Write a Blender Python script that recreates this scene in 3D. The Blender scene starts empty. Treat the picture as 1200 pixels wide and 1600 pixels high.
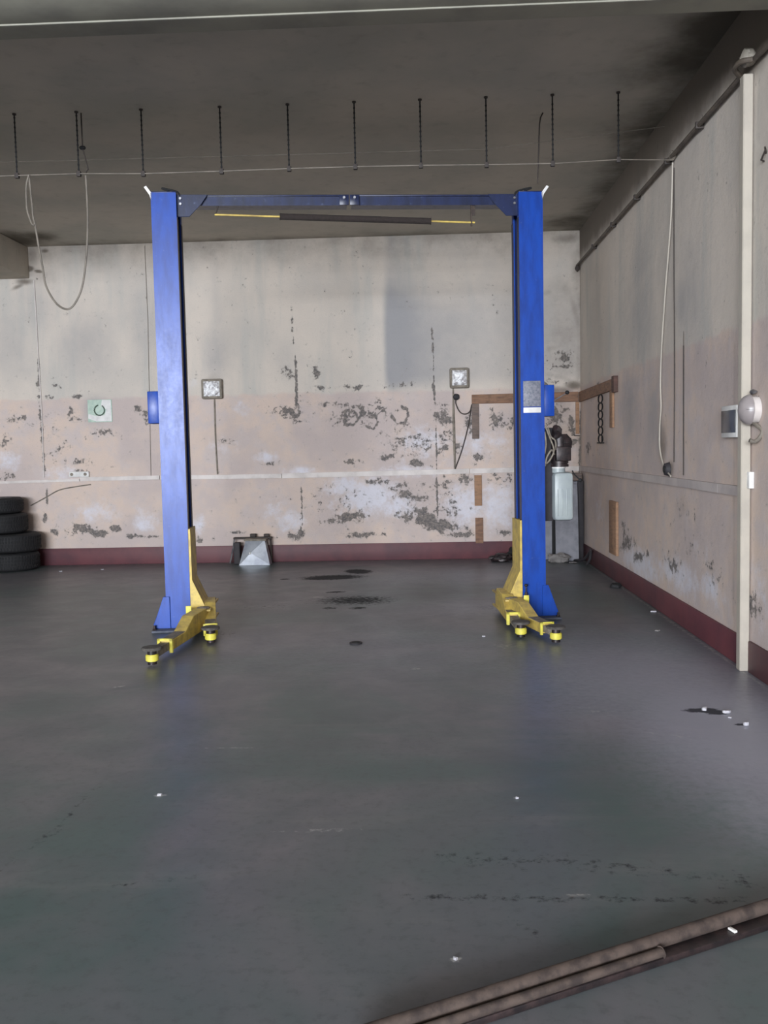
import bpy, bmesh, math, random
import numpy as np
from mathutils import Vector, Matrix
random.seed(7)
S = bpy.context.scene
C = S.collection

# ------------------------------------------------------------------ camera
EYE = 1.55
F, VX, VY, ROLL = 1429.0, 655.5, 698.6, 0.0207      # focal length in pixels, vanishing point of the side walls, roll
def _basis():
    d = np.array([VX-600, 800-VY, -F]); d /= np.linalg.norm(d)
    c = -(-ROLL*d[0]+d[1])/d[2]
    u = np.array([-ROLL, 1, c]); u /= np.linalg.norm(u)
    return np.cross(d, u), d, u
BX, BD, BU = _basis()
cam = bpy.data.cameras.new('camera'); co = bpy.data.objects.new('camera', cam); C.objects.link(co)
cam.sensor_fit = 'VERTICAL'; cam.sensor_height = 36; cam.lens = F/1600*36; cam.clip_start = 0.05
m = Matrix((BX, BD, BU)).to_4x4(); m.translation = (0, 0, EYE); co.matrix_world = m
S.camera = co

# ------------------------------------------------------------------ light
XR, XL, YB, YF, ZC = 2.194, -8.0, 12.584, -11.0, 4.402   # right wall, left wall, back wall, front wall, ceiling
S.view_settings.view_transform = 'Standard'; S.view_settings.look = 'None'
S.view_settings.gamma = 1; S.view_settings.use_curve_mapping = False
S.view_settings.exposure = 0.0
w = bpy.data.worlds.new('sky'); S.world = w; w.use_nodes = True
w.node_tree.nodes['Background'].inputs[0].default_value = (0.80, 0.88, 1.0, 1)
w.node_tree.nodes['Background'].inputs[1].default_value = 1.3
GX0, GX1, GZ0, GZ1 = -7.9, 0.4, 1.5, 4.1                # unseen opening behind the camera, sized and placed for its light
al = bpy.data.lights.new('unseen_opening_light', 'AREA'); al.shape = 'RECTANGLE'
al.size = GX1-GX0; al.size_y = GZ1-GZ0; al.energy = 4650; al.color = (0.88, 0.93, 1.0)
ao = bpy.data.objects.new('unseen_opening_light', al); C.objects.link(ao)
ao.location = ((GX0+GX1)/2, YF-0.12, (GZ0+GZ1)/2); ao.rotation_euler = (math.radians(90), 0, 0)
S.cycles.max_bounces = 8; S.cycles.diffuse_bounces = 5

# ------------------------------------------------------------------ measuring helpers
def _ray(px, py):
    c = np.array([px-600, 800-py, -F]); return np.array([c@BX, c@BD, c@BU])
def fl(px, py, z=0.0):
    r = _ray(px, py); t = (z-EYE)/r[2]; return Vector(r*t+[0, 0, EYE])
def at(px, py, Y):
    r = _ray(px, py); t = Y/r[1]; return Vector(r*t+[0, 0, EYE])
def bw(px, py, off=0.0): return at(px, py, YB-off)
def rw(px, py, off=0.0):
    r = _ray(px, py); t = (XR-off)/r[0]; return Vector(r*t+[0, 0, EYE])

# ------------------------------------------------------------------ material helpers
def lin(c):
    return tuple(((v/255)/12.92 if v/255 <= .04045 else ((v/255+.055)/1.055)**2.4) for v in c)
class NT:
    def __init__(s, name):
        s.m = bpy.data.materials.new(name); s.m.use_nodes = True
        s.t = s.m.node_tree; s.b = s.t.nodes['Principled BSDF']
    def n(s, typ, **kw):
        nd = s.t.nodes.new(typ)
        for k, v in kw.items(): setattr(nd, k, v)
        return nd
    def l(s, a, b): s.t.links.new(a, b)
    def put(s, sock, v):
        if isinstance(v, (int, float)): sock.default_value = v
        elif isinstance(v, tuple): sock.default_value = (*v, 1) if len(v) == 3 and sock.type == 'RGBA' else v
        else: s.l(v, sock)
    def math(s, op, a, b=0.0, c=None, clamp=False):
        nd = s.n('ShaderNodeMath', operation=op, use_clamp=clamp)
        s.put(nd.inputs[0], a); s.put(nd.inputs[1], b)
        if c is not None: s.put(nd.inputs[2], c)
        return nd.outputs[0]
    def mix(s, f, a, b, blend='MIX'):
        nd = s.n('ShaderNodeMix', data_type='RGBA', blend_type=blend)
        s.put(nd.inputs[0], f); s.put(nd.inputs[6], a); s.put(nd.inputs[7], b); return nd.outputs[2]
    def ramp(s, v, lo, hi):
        nd = s.n('ShaderNodeMapRange', interpolation_type='SMOOTHSTEP'); s.put(nd.inputs[0], v)
        s.put(nd.inputs[1], lo); s.put(nd.inputs[2], hi); return nd.outputs[0]
    def noise(s, scale, detail=4, rough=.55, vec=None, dist=0.0):
        nd = s.n('ShaderNodeTexNoise'); nd.inputs['Scale'].default_value = scale
        nd.inputs['Detail'].default_value = detail; nd.inputs['Roughness'].default_value = rough
        nd.inputs['Distortion'].default_value = dist
        s.l(vec if vec is not None else s.pos(), nd.inputs['Vector']); return nd.outputs[0]
    def pos(s):
        if not hasattr(s, '_p'): s._p = s.n('ShaderNodeNewGeometry').outputs['Position']
        return s._p
    def obj(s):
        if not hasattr(s, '_o'): s._o = s.n('ShaderNodeTexCoord').outputs['Object']
        return s._o
    def stretch(s, v, sc):
        nd = s.n('ShaderNodeMapping'); nd.inputs['Scale'].default_value = sc; s.l(v, nd.inputs[0]); return nd.outputs[0]
    def bump(s, h, strength=.3, d=.01):
        nd = s.n('ShaderNodeBump'); nd.inputs['Strength'].default_value = strength
        nd.inputs['Distance'].default_value = d; s.l(h, nd.inputs['Height']); s.l(nd.outputs[0], s.b.inputs['Normal'])
    def out(s, col, rough=.8, metal=0.0, spec=None):
        s.put(s.b.inputs['Base Color'], col); s.put(s.b.inputs['Roughness'], rough); s.put(s.b.inputs['Metallic'], metal)
        if spec is not None: s.b.inputs['Specular IOR Level'].default_value = spec
        return s.m

def plain(name, c, rough=.6, metal=0.0, c2=None, scale=12, bump=.15, spec=None):
    t = NT(name); a = lin(c); b = lin(c2) if c2 else tuple(v*.72 for v in a)
    n = t.noise(scale, 5, .6, t.obj())
    col = t.mix(t.ramp(n, .35, .7), a, b)
    if bump: t.bump(t.noise(scale*6, 3, .6, t.obj()), bump, .002)
    return t.out(col, rough, metal, spec)

def wall_material(name, has_band, floor_z=2.316):
    t = NT(name); p = t.pos()
    sep = t.n('ShaderNodeSeparateXYZ'); t.l(p, sep.inputs[0]); z = sep.outputs[2]
    att = t.n('ShaderNodeAttribute', attribute_name='wear_light'); sc = t.n('ShaderNodeSeparateColor'); t.l(att.outputs['Color'], sc.inputs[0])
    peel_d, white_d, soot_shade_d, cool_d = sc.outputs[0], sc.outputs[1], sc.outputs[2], att.outputs['Alpha']
    big = t.noise(.9, 4, .6); mid = t.noise(4.5, 6, .62); fine = t.noise(13, 9, .72); grain = t.noise(70, 4, .6)
    vert = t.noise(1.0, 4, .6, t.stretch(p, (2.2, 2.2, .35)))
    upper = t.mix(t.ramp(big, .35, .7), lin((208, 197, 186)), lin((194, 186, 178)))
    upper = t.mix(t.ramp(vert, .48, .74), upper, lin((184, 181, 175)))
    lower = t.mix(t.ramp(mid, .38, .66), lin((205, 186, 174)), lin((195, 182, 178)))
    lower = t.mix(t.ramp(big, .42, .62), lower, lin((188, 174, 170)))
    edge = t.math('ADD', z, t.math('MULTIPLY', t.math('SUBTRACT', mid, .5), .12))
    col = t.mix(t.ramp(edge, floor_z+.03, floor_z-.03), upper, lower) if has_band else upper
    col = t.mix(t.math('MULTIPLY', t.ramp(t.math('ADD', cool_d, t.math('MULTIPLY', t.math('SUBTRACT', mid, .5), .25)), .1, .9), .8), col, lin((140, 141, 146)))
    wm = t.ramp(t.math('ADD', white_d, t.math('MULTIPLY', t.math('SUBTRACT', t.noise(7, 8, .7), .5), 1.6)), .25, 1.0)
    col = t.mix(t.math('MULTIPLY', wm, .8), col, lin((212, 212, 222)))
    pm = t.ramp(t.math('ADD', peel_d, t.math('MULTIPLY', t.math('SUBTRACT', fine, .5), 4.0)), .66, .78)
    halo = t.ramp(t.math('ADD', peel_d, t.math('MULTIPLY', t.math('SUBTRACT', fine, .5), 4.0)), .30, .66)
    col = t.mix(t.math('MULTIPLY', halo, .28), col, lin((150, 146, 142)))
    pc = t.mix(t.ramp(t.noise(40, 4, .6), .35, .65), lin((84, 82, 84)), lin((128, 120, 114)))
    col = t.mix(t.math('MULTIPLY', pm, .9), col, pc)
    sm = t.ramp(t.math('ADD', soot_shade_d, t.math('MULTIPLY', t.math('SUBTRACT', t.noise(3.2, 6, .62), .5), .7)), .12, 1.0)
    col = t.mix(t.math('MULTIPLY', sm, .86), col, lin((92, 83, 73)))
    col = t.mix(t.math('MULTIPLY', t.ramp(grain, .5, .8), .10), col, lin((90, 85, 80)))
    h = t.math('SUBTRACT', t.math('ADD', t.math('MULTIPLY', mid, .6), t.math('MULTIPLY', grain, .12)), t.math('MULTIPLY', pm, .5))
    t.bump(h, .55, .02)
    return t.out(col, t.math('ADD', .78, t.math('MULTIPLY', pm, .15)), 0.0, .25)

def floor_material():
    t = NT('painted_concrete_floor'); p = t.pos()
    att = t.n('ShaderNodeAttribute', attribute_name='wear_light'); sc = t.n('ShaderNodeSeparateColor'); t.l(att.outputs['Color'], sc.inputs[0])
    dark_d, light_d, lit_d = sc.outputs
    big = t.noise(.55, 5, .6, dist=.6); mid = t.noise(2.6, 7, .66, dist=.4); fine = t.noise(22, 7, .7); sp = t.noise(120, 3, .6)
    streak = t.noise(1.4, 6, .65, t.stretch(p, (.5, 3.0, 1)), .3)
    green = t.mix(t.ramp(mid, .36, .66), lin((74, 90, 90)), lin((84, 92, 94)))
    grey = t.mix(t.ramp(mid, .3, .7), lin((106, 103, 108)), lin((94, 95, 100)))
    col = t.mix(t.ramp(big, .40, .62), green, grey)
    col = t.mix(t.math('MULTIPLY', t.ramp(streak, .52, .75), .45), col, lin((112, 112, 112)))
    col = t.mix(t.math('MULTIPLY', t.ramp(fine, .48, .72), .42), col, lin((58, 60, 62)))
    bm = t.ramp(t.math('ADD', lit_d, t.math('MULTIPLY', t.math('SUBTRACT', fine, .5), .7)), .05, 1.0)
    col = t.mix(t.math('MULTIPLY', bm, .75), col, lin((160, 160, 176)))  # paler, cooler tone where daylight falls, put into the floor colour
    lm = t.ramp(t.math('ADD', light_d, t.math('MULTIPLY', t.math('SUBTRACT', fine, .5), 1.6)), .45, .75)
    col = t.mix(t.math('MULTIPLY', lm, .7), col, lin((176, 174, 172)))
    dm = t.ramp(t.math('ADD', dark_d, t.math('MULTIPLY', t.math('SUBTRACT', fine, .5), 1.5)), .35, .75)
    col = t.mix(t.math('MULTIPLY', dm, .85), col, lin((34, 34, 37)))
    chip = t.ramp(t.noise(33, 2, .5), .80, .83)
    col = t.mix(t.math('MULTIPLY', chip, .5), col, lin((150, 150, 150)))
    t.bump(t.math('ADD', t.math('MULTIPLY', mid, .5), t.math('MULTIPLY', fine, .12)), .25, .01)
    r = t.math('ADD', .26, t.math('MULTIPLY', mid, .24))
    t.put(t.b.inputs['Specular IOR Level'], t.math('SUBTRACT', .5, t.math('MULTIPLY', dm, .42)))
    return t.out(col, t.math('ADD', r, t.math('MULTIPLY', dm, .3)), 0.0)

def blue_material(name='blue_lift_paint', c=(22, 68, 160), c2=(18, 56, 136)):
    t = NT(name); o = t.obj()
    n = t.noise(5, 6, .6, t.stretch(o, (3, 3, .7))); f = t.noise(30, 5, .65, o)
    col = t.mix(t.ramp(n, .35, .68), lin(c), lin(c2))
    col = t.mix(t.math('MULTIPLY', t.ramp(f, .6, .75), .30), col, lin((110, 125, 165)))
    t.bump(f, .08, .002)
    return t.out(col, t.math('ADD', .20, t.math('MULTIPLY', t.math('ADD', n, f), .13)), 0.0, .34)

def wood_material(name, c, c2):
    t = NT(name); p = t.pos()
    g = t.noise(6, 6, .65, t.stretch(p, (1, 1, 6)), .5); d = t.noise(9, 5, .6)
    col = t.mix(t.ramp(g, .35, .68), lin(c), lin(c2)); col = t.mix(t.math('MULTIPLY', t.ramp(d, .5, .75), .5), col, lin((70, 56, 46)))
    t.bump(g, .3, .004)
    return t.out(col, .8)

M = dict(
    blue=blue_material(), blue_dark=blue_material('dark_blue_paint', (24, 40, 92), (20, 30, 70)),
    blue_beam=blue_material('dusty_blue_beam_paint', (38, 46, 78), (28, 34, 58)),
    yellow=plain('worn_yellow_paint', (208, 182, 92), .5, 0, (168, 144, 84), 14, .1),
    yellow_bright=plain('fresh_yellow_paint', (216, 206, 78), .5, 0, (198, 186, 84), 20, .05),
    dust=plain('dusty_grey_paint', (138, 130, 118), .8, 0, (108, 100, 92), 20),
    rubber=plain('worn_grey_rubber', (92, 88, 84), .85, 0, (66, 62, 60), 25),
    black=plain('black_rubber', (16, 16, 18), .75, 0, (24, 24, 27), 18, .1),
    plate=plain('dusty_blue_grey_plate', (88, 92, 104), .7, 0, (66, 70, 84), 14),
    grime=plain('greasy_brown_grime', (54, 36, 40), .5, 0, (36, 26, 30), 10),
    navy=plain('shaded_navy_lip', (22, 34, 78), .4, 0, (14, 20, 46), 10),
    foam=plain('dark_brown_foam', (50, 42, 40), .95, 0, (38, 32, 30), 40, .4),
    steel=plain('dull_steel', (150, 150, 154), .38, .8, (110, 110, 116), 12),
    galv=plain('galvanised_sheet', (170, 174, 182), .38, .3, (140, 144, 154), 6, .2),
    tank=plain('translucent_white_plastic', (158, 166, 166), .4, 0, (144, 152, 156), 5, 0),
    white=plain('white_plastic', (222, 220, 218), .5, 0, (200, 198, 196), 8, .05),
    cream=plain('cream_gloss_paint', (176, 168, 156), .5, 0, (162, 155, 145), 3, .15),
    greyw=plain('dirty_white_trunking', (216, 208, 204), .65, 0, (192, 184, 180), 4, .1),
    cable=plain('grey_cable', (124, 116, 106), .6, 0, (96, 90, 82), 8, 0),
    darkcable=plain('dark_cable', (66, 58, 54), .7, 0, (50, 44, 42), 8, 0),
    rust=plain('rusty_brown_steel', (84, 72, 66), .75, .2, (52, 44, 42), 18, .4),
    pipe=plain('brown_painted_pipe', (92, 82, 72), .6, 0, (66, 58, 52), 6, .2),
    maroon=plain('maroon_gloss_paint', (96, 50, 56), .55, 0, (78, 42, 50), 3, .2),
    oily=plain('oily_black_metal', (36, 32, 34), .4, .3, (62, 50, 50), 22, .4),
    grey=plain('grey_sheet_panel', (138, 138, 146), .6, 0, (112, 112, 120), 5, .15),
    darkgrey=plain('dark_grey_frame', (52, 48, 52), .7, 0, (38, 36, 40), 8, .2),
    stone=plain('crumbled_plaster', (140, 136, 134), .9, 0, (104, 100, 100), 14, .5),
    flake=plain('white_flake', (186, 184, 190), .8, 0, (160, 160, 168), 30, .2),
    glass=plain('smoked_plastic_window', (66, 72, 80), .25, 0, (56, 60, 68), 6, 0),
    label=plain('faded_grey_label', (128, 128, 138), .5, 0, (92, 98, 112), 60, 0),
    tread=plain('tyre_tread_rubber', (18, 18, 20), .85, 0, (26, 25, 28), 10, .3),
    wood=wood_material('brown_board', (142, 108, 86), (112, 86, 72)),
    woodo=wood_material('orange_board', (160, 124, 96), (138, 108, 86)),
    woodg=wood_material('grey_weathered_board', (122, 106, 98), (98, 88, 84)),
    woodd=wood_material('dark_stained_board', (92, 66, 58), (70, 50, 46)),
    green=plain('faded_green_print', (86, 112, 92), .7, 0, (60, 80, 66), 60, 0),
    palegreen=plain('pale_green_plate', (186, 202, 188), .5, 0, (166, 188, 176), 20, .1),
    concrete=plain('painted_concrete_beam', (150, 148, 136), .85, 0, (128, 126, 118), 2, .3),
    ceil=None,
)
def foil():
    t = NT('crumpled_foil'); v = t.n('ShaderNodeTexVoronoi'); v.inputs['Scale'].default_value = 22; t.l(t.pos(), v.inputs['Vector'])
    t.bump(t.math('ADD', v.outputs['Distance'], t.noise(30, 3)), .9, .02)
    return t.out(t.mix(t.ramp(t.noise(20, 3), .4, .6), lin((250, 250, 252)), lin((190, 186, 188))), .3, .1)
M['foil'] = foil()
def ceil_mat():
    t = NT('sooty_plaster_ceiling')
    att = t.n('ShaderNodeAttribute', attribute_name='wear_light'); sc = t.n('ShaderNodeSeparateColor'); t.l(att.outputs['Color'], sc.inputs[0])
    big = t.noise(.7, 5, .6); f = t.noise(7, 6, .6)
    col = t.mix(t.ramp(big, .35, .68), lin((192, 184, 172)), lin((174, 170, 160)))
    col = t.mix(t.math('MULTIPLY', t.ramp(f, .5, .8), .25), col, lin((128, 120, 110)))
    sm = t.ramp(t.math('ADD', sc.outputs[2], t.math('MULTIPLY', t.math('SUBTRACT', t.noise(3, 6, .62), .5), .8)), .12, 1.0)
    col = t.mix(t.math('MULTIPLY', sm, .9), col, lin((82, 76, 66)))
    t.bump(f, .3, .01)
    return t.out(col, .95, 0, .1)
M['ceil'] = ceil_mat()

# ------------------------------------------------------------------ mesh helpers
class MB:
    def __init__(s): s.b = bmesh.new()
    def _bev(s, vs, bev, seg=2):
        if bev:
            es = list({e for v in vs for e in v.link_edges})
            bmesh.ops.bevel(s.b, geom=es, offset=bev, segments=seg, affect='EDGES', profile=.5)
    def box(s, x0, x1, y0, y1, z0, z1, bev=0, mat=None):
        r = bmesh.ops.create_cube(s.b, size=1)
        for v in r['verts']:
            v.co = Vector((x0+(v.co.x+.5)*(x1-x0), y0+(v.co.y+.5)*(y1-y0), z0+(v.co.z+.5)*(z1-z0)))
            if mat: v.co = mat @ v.co
        s._bev(r['verts'], bev); return s
    def prism(s, prof, axis, a, b, bev=0, mat=None):
        """prof: 2-D outline; axis 'x','y','z' is the extrusion axis between a and b"""
        def P(u, v, w_):
            q = {'x': (w_, u, v), 'y': (u, w_, v), 'z': (u, v, w_)}[axis]
            q = Vector(q); return mat @ q if mat else q
        va = [s.b.verts.new(P(u, v, a)) for u, v in prof]; vb = [s.b.verts.new(P(u, v, b)) for u, v in prof]
        n = len(prof); fs = [s.b.faces.new(va), s.b.faces.new(vb[::-1])]
        for i in range(n): fs.append(s.b.faces.new((va[i], vb[i], vb[(i+1) % n], va[(i+1) % n])))
        bmesh.ops.recalc_face_normals(s.b, faces=fs)
        s._bev(va+vb, bev, 1); return s
    def cyl(s, p, q, r, r2=None, n=20, bev=0):
        p, q = Vector(p), Vector(q); d = q-p
        rr = bmesh.ops.create_cone(s.b, cap_ends=True, segments=n, radius1=r, radius2=r if r2 is None else r2, depth=d.length)
        R = Vector((0, 0, 1)).rotation_difference(d.normalized()).to_matrix().to_4x4(); R.translation = (p+q)/2
        for v in rr['verts']: v.co = R @ v.co
        if bev:
            es = [e for v in rr['verts'] for e in v.link_edges if len(e.link_faces) == 2 and any(len(f.verts) > 4 for f in e.link_faces)]
            bmesh.ops.bevel(s.b, geom=list(set(es)), offset=bev, segments=2, affect='EDGES')
        return s
    def tube(s, pts, r, n=8, closed=False):
        pts = [Vector(p) for p in pts]; rings = []; N = len(pts)
        up = None
        for i, p in enumerate(pts):
            a = pts[(i-1) % N] if closed or i > 0 else p; b = pts[(i+1) % N] if closed or i < N-1 else p
            t = (b-a).normalized()
            if up is None: up = t.orthogonal().normalized()
            up = (up-t*up.dot(t)).normalized(); sd = t.cross(up)
            rad = r[i] if isinstance(r, (list, tuple)) else r
            rings.append([s.b.verts.new(p+(up*math.cos(k*2*math.pi/n)+sd*math.sin(k*2*math.pi/n))*rad) for k in range(n)])
        M_ = N if closed else N-1
        for i in range(M_):
            A, B = rings[i], rings[(i+1) % N]
            for k in range(n): s.b.faces.new((A[k], A[(k+1) % n], B[(k+1) % n], B[k]))
        if not closed: s.b.faces.new(rings[0][::-1]); s.b.faces.new(rings[-1])
        return s
    def lathe(s, prof, c, n=40, closed=True):
        rings = []
        for k in range(n):
            a = 2*math.pi*k/n
            rings.append([s.b.verts.new((c[0]+r*math.cos(a), c[1]+r*math.sin(a), c[2]+z)) for r, z in prof])
        P = len(prof)
        for k in range(n):
            A, B = rings[k], rings[(k+1) % n]
            for i in range(P if closed else P-1): s.b.faces.new((A[i], B[i], B[(i+1) % P], A[(i+1) % P]))
        return s
    def sheet(s, pts, nrm, th):
        """closed outline polygon given thickness along nrm"""
        nrm = Vector(nrm)*th; a = [s.b.verts.new(Vector(p)) for p in pts]; b = [s.b.verts.new(Vector(p)+nrm) for p in pts]
        n = len(pts); s.b.faces.new(a[::-1]); s.b.faces.new(b)
        for i in range(n): s.b.faces.new((a[i], a[(i+1) % n], b[(i+1) % n], b[i]))
        return s
    def lump(s, c, rx, ry, rz, seed=0, sub=3, jag=.25):
        rr = bmesh.ops.create_icosphere(s.b, subdivisions=sub, radius=1)
        rnd = random.Random(seed); off = [Vector((rnd.uniform(-9, 9), rnd.uniform(-9, 9), rnd.uniform(-9, 9))) for _ in range(2)]
        from mathutils import noise as mn
        for v in rr['verts']:
            d = 1+jag*mn.noise(v.co*1.7+off[0])*1.6+jag*.6*mn.noise(v.co*4.5+off[1])
            q = v.co*d; v.co = Vector((c[0]+q.x*rx, c[1]+q.y*ry, max(c[2]+q.z*rz, 0.001 if c[2] < .2 else -99)))
        return s
    def build(s, name, mat, parent=None, smooth=35):
        bmesh.ops.recalc_face_normals(s.b, faces=s.b.faces[:])
        me = bpy.data.meshes.new(name); s.b.to_mesh(me); s.b.free()
        me.materials.append(mat)
        o = bpy.data.objects.new(name, me); C.objects.link(o)
        if smooth:
            for p in me.polygons: p.use_smooth = True
            try: me.set_sharp_from_angle(angle=math.radians(smooth))
            except Exception: pass
        if parent: o.parent = parent
        return o
def tag(o, label, cat, group=None):
    o['label'] = label; o['category'] = cat
    if group: o['group'] = group
    return o
def thing(name, label, cat, loc=(0, 0, 0), rz=0, group=None):
    o = bpy.data.objects.new(name, None); C.objects.link(o); o.location = loc; o.rotation_euler = (0, 0, rz); o.empty_display_size = .1
    return tag(o, label, cat, group)
def struct(o): o['kind'] = 'structure'; return o
def catmull(pts, k=8):
    pts = [Vector(p) for p in pts]; P = [pts[0]*2-pts[1]]+pts+[pts[-1]*2-pts[-2]]; out = []
    for i in range(1, len(P)-2):
        a, b, c, d = P[i-1:i+3]
        for j in range(k):
            t = j/k; out.append(.5*((2*b)+(c-a)*t+(2*a-5*b+4*c-d)*t*t+(3*b-a-3*c+d)*t**3))
    return out+[pts[-1]]

# ------------------------------------------------------------------ worn surfaces: a fine grid with a 4-channel wear and light map (where paint has come off, salts, soot with painted shade, cool grey)
class WearLight:
    def __init__(s, u0, u1, v0, v1, step):
        s.nu, s.nv = int((u1-u0)/step)+1, int((v1-v0)/step)+1
        s.u = np.linspace(u0, u1, s.nu); s.v = np.linspace(v0, v1, s.nv)
        s.U, s.V = np.meshgrid(s.u, s.v); s.ch = np.zeros((4,)+s.U.shape)
    def spot(s, c, u, v, ru, rv, k=1.0, ang=0, p=2):
        ca, sa = math.cos(ang), math.sin(ang); du, dv = s.U-u, s.V-v
        a = (du*ca+dv*sa)/ru; b = (-du*sa+dv*ca)/rv
        s.ch[c] = np.maximum(s.ch[c], k*np.exp(-(a*a+b*b)**(p/2)*.9)) if k > 0 else s.ch[c]
    def line(s, c, pts, w_, k=1.0):
        for (u0, v0), (u1, v1) in zip(pts[:-1], pts[1:]):
            L2 = (u1-u0)**2+(v1-v0)**2+1e-9
            t = np.clip(((s.U-u0)*(u1-u0)+(s.V-v0)*(v1-v0))/L2, 0, 1)
            d = np.hypot(s.U-u0-t*(u1-u0), s.V-v0-t*(v1-v0))
            s.ch[c] = np.maximum(s.ch[c], k*np.exp(-(d/w_)**2))
    def build(s, name, place, thick, mat):
        """place(U,V) -> world xyz arrays ; thick: vector to the back"""
        X = np.stack(place(s.U, s.V), -1).reshape(-1, 3)
        idx = np.arange(s.nu*s.nv).reshape(s.nv, s.nu)
        q = np.stack([idx[:-1, :-1], idx[:-1, 1:], idx[1:, 1:], idx[1:, :-1]], -1).reshape(-1, 4)
        n0 = len(X); cor = [idx[0, 0], idx[0, -1], idx[-1, -1], idx[-1, 0]]
        back = X[cor]+np.array(thick)[None]
        X = np.vstack([X, back]); b = [n0, n0+1, n0+2, n0+3]
        faces = q.tolist()+[b[::-1]]
        rim = [idx[0, :].tolist(), idx[:, -1].tolist(), idx[-1, ::-1].tolist(), idx[::-1, 0].tolist()]
        for i, r in enumerate(rim): faces.append([b[i]]+[b[(i+1) % 4]]+r[::-1])
        me = bpy.data.meshes.new(name); me.from_pydata(X.tolist(), [], faces); me.update()
        at_ = me.color_attributes.new('wear_light', 'FLOAT_COLOR', 'POINT')
        col = np.zeros((len(X), 4)); col[:n0] = np.clip(s.ch, 0, 2).reshape(4, -1).T
        at_.data.foreach_set('color', col.astype(np.float32).ravel())
        me.materials.append(mat)
        o = bpy.data.objects.new(name, me); C.objects.link(o); return struct(o)

rnd = random.Random(3)
# --- back wall
W = WearLight(XL, XR, 0, ZC, .018)
def bs(c, px, py, rx, ry, k=1.0, ang=0, p=2):            # spot given where it is seen; radii in photo pixels
    q = bw(px, py); s_ = YB/F; W.spot(c, q.x, q.z, rx*s_, ry*s_, k, ang, p)
def bl(c, pts, wpx, k=1.0): W.line(c, [(bw(*p).x, bw(*p).z) for p in pts], wpx*YB/F, k)
PE, WH, SO, CO = 0, 1, 2, 3
for a in [(670, 812, 34, 14, 1.3, -.5), (640, 808, 22, 9, 1.0), (548, 808, 30, 8, 1.15, .15), (520, 815, 20, 5, 1.0), (635, 772, 16, 6, 1.2, -.4),
          (655, 778, 18, 7, 1.0), (590, 752, 20, 5, 1.0), (548, 722, 16, 5, .95), (605, 715, 14, 5, 1.0, .3), (650, 722, 16, 6, 1.05, -.2),
          (700, 820, 26, 8, 1.1, -.3), (720, 835, 28, 5, 1.1), (560, 836, 22, 5, 1.1), (575, 834, 12, 4, 1.0), (600, 834, 5, 4, 1.1), (468, 836, 11, 9, 1.05, .6),
          (455, 838, 10, 4, 1.0), (130, 828, 26, 8, 1.1), (150, 832, 18, 8, 1.1, -.2), (180, 826, 10, 5, 1.0), (210, 838, 16, 4, 1.05), (240, 838, 16, 3, 1.0),
          (312, 844, 6, 5, 1.1), (333, 843, 5, 4, 1.0), (367, 832, 16, 3, 1.0), (85, 830, 10, 8, .9), (70, 808, 5, 14, 1.0), (125, 722, 18, 5, 1.0, .1),
          (125, 735, 12, 4, .8), (75, 622, 15, 4, 1.0), (120, 620, 12, 3, .95), (88, 602, 6, 4, 1.0), (110, 640, 5, 8, .9), (116, 655, 8, 6, .9), (214, 637, 7, 6, 1.15),
          (160, 676, 20, 7, .9), (230, 650, 8, 12, .85), (455, 645, 24, 14, .85), (450, 580, 8, 10, .85), (495, 582, 8, 9, .85), (510, 632, 10, 5, .9),
          (505, 606, 15, 5, .95), (555, 605, 22, 5, .9), (625, 602, 24, 5, .85), (555, 645, 60, 20, .62), (690, 650, 14, 10, .95), (695, 682, 12, 12, .9),
          (692, 700, 12, 5, 1.0, .5), (728, 750, 16, 10, .95), (700, 760, 14, 18, .7), (775, 655, 12, 16, .9), (735, 660, 10, 16, .8), (640, 690, 50, 26, .55),
          (800, 660, 8, 14, .95), (870, 650, 16, 24, .85), (880, 560, 20, 14, .7), (745, 715, 12, 8, .9), (715, 700, 8, 12, .9), (700, 655, 10, 14, .85), (790, 745, 26, 12, .7), (790, 832, 14, 5, 1.1), (640, 765, 60, 14, .55), (700, 800, 40, 30, .5), (520, 780, 60, 20, .4),
          (893, 665, 5, 16, 1.25, .15), (898, 690, 5, 8, 1.1), (862, 600, 20, 10, .6), (875, 700, 14, 16, .6), (880, 572, 24, 5, .8), (90, 690, 20, 40, .35),
          (60, 600, 5, 8, .9), (30, 655, 20, 10, .6), (10, 690, 10, 10, .8), (5, 745, 20, 10, .8), (285, 650, 8, 14, .7), (360, 690, 12, 6, .75), (420, 725, 12, 4, .85)]:
    bs(PE, *a)
# ring-shaped peeled marks in the peach band (letters left from an old painted word)
bl(PE, [(540, 642), (539, 664), (552, 664), (560, 655), (556, 645), (543, 641)], 2.2, 1.35)
bl(PE, [(563, 650), (574, 642), (584, 650)], 2.6, 1.0); bl(PE, [(572, 666), (584, 671), (590, 660), (586, 645)], 2.2, 1.15)
bl(PE, [(612, 650), (620, 662), (632, 660), (638, 650), (636, 640), (628, 636)], 2.6, 1.2)
bl(PE, [(604, 646), (600, 640), (592, 646)], 2.0, 1.0)
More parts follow.
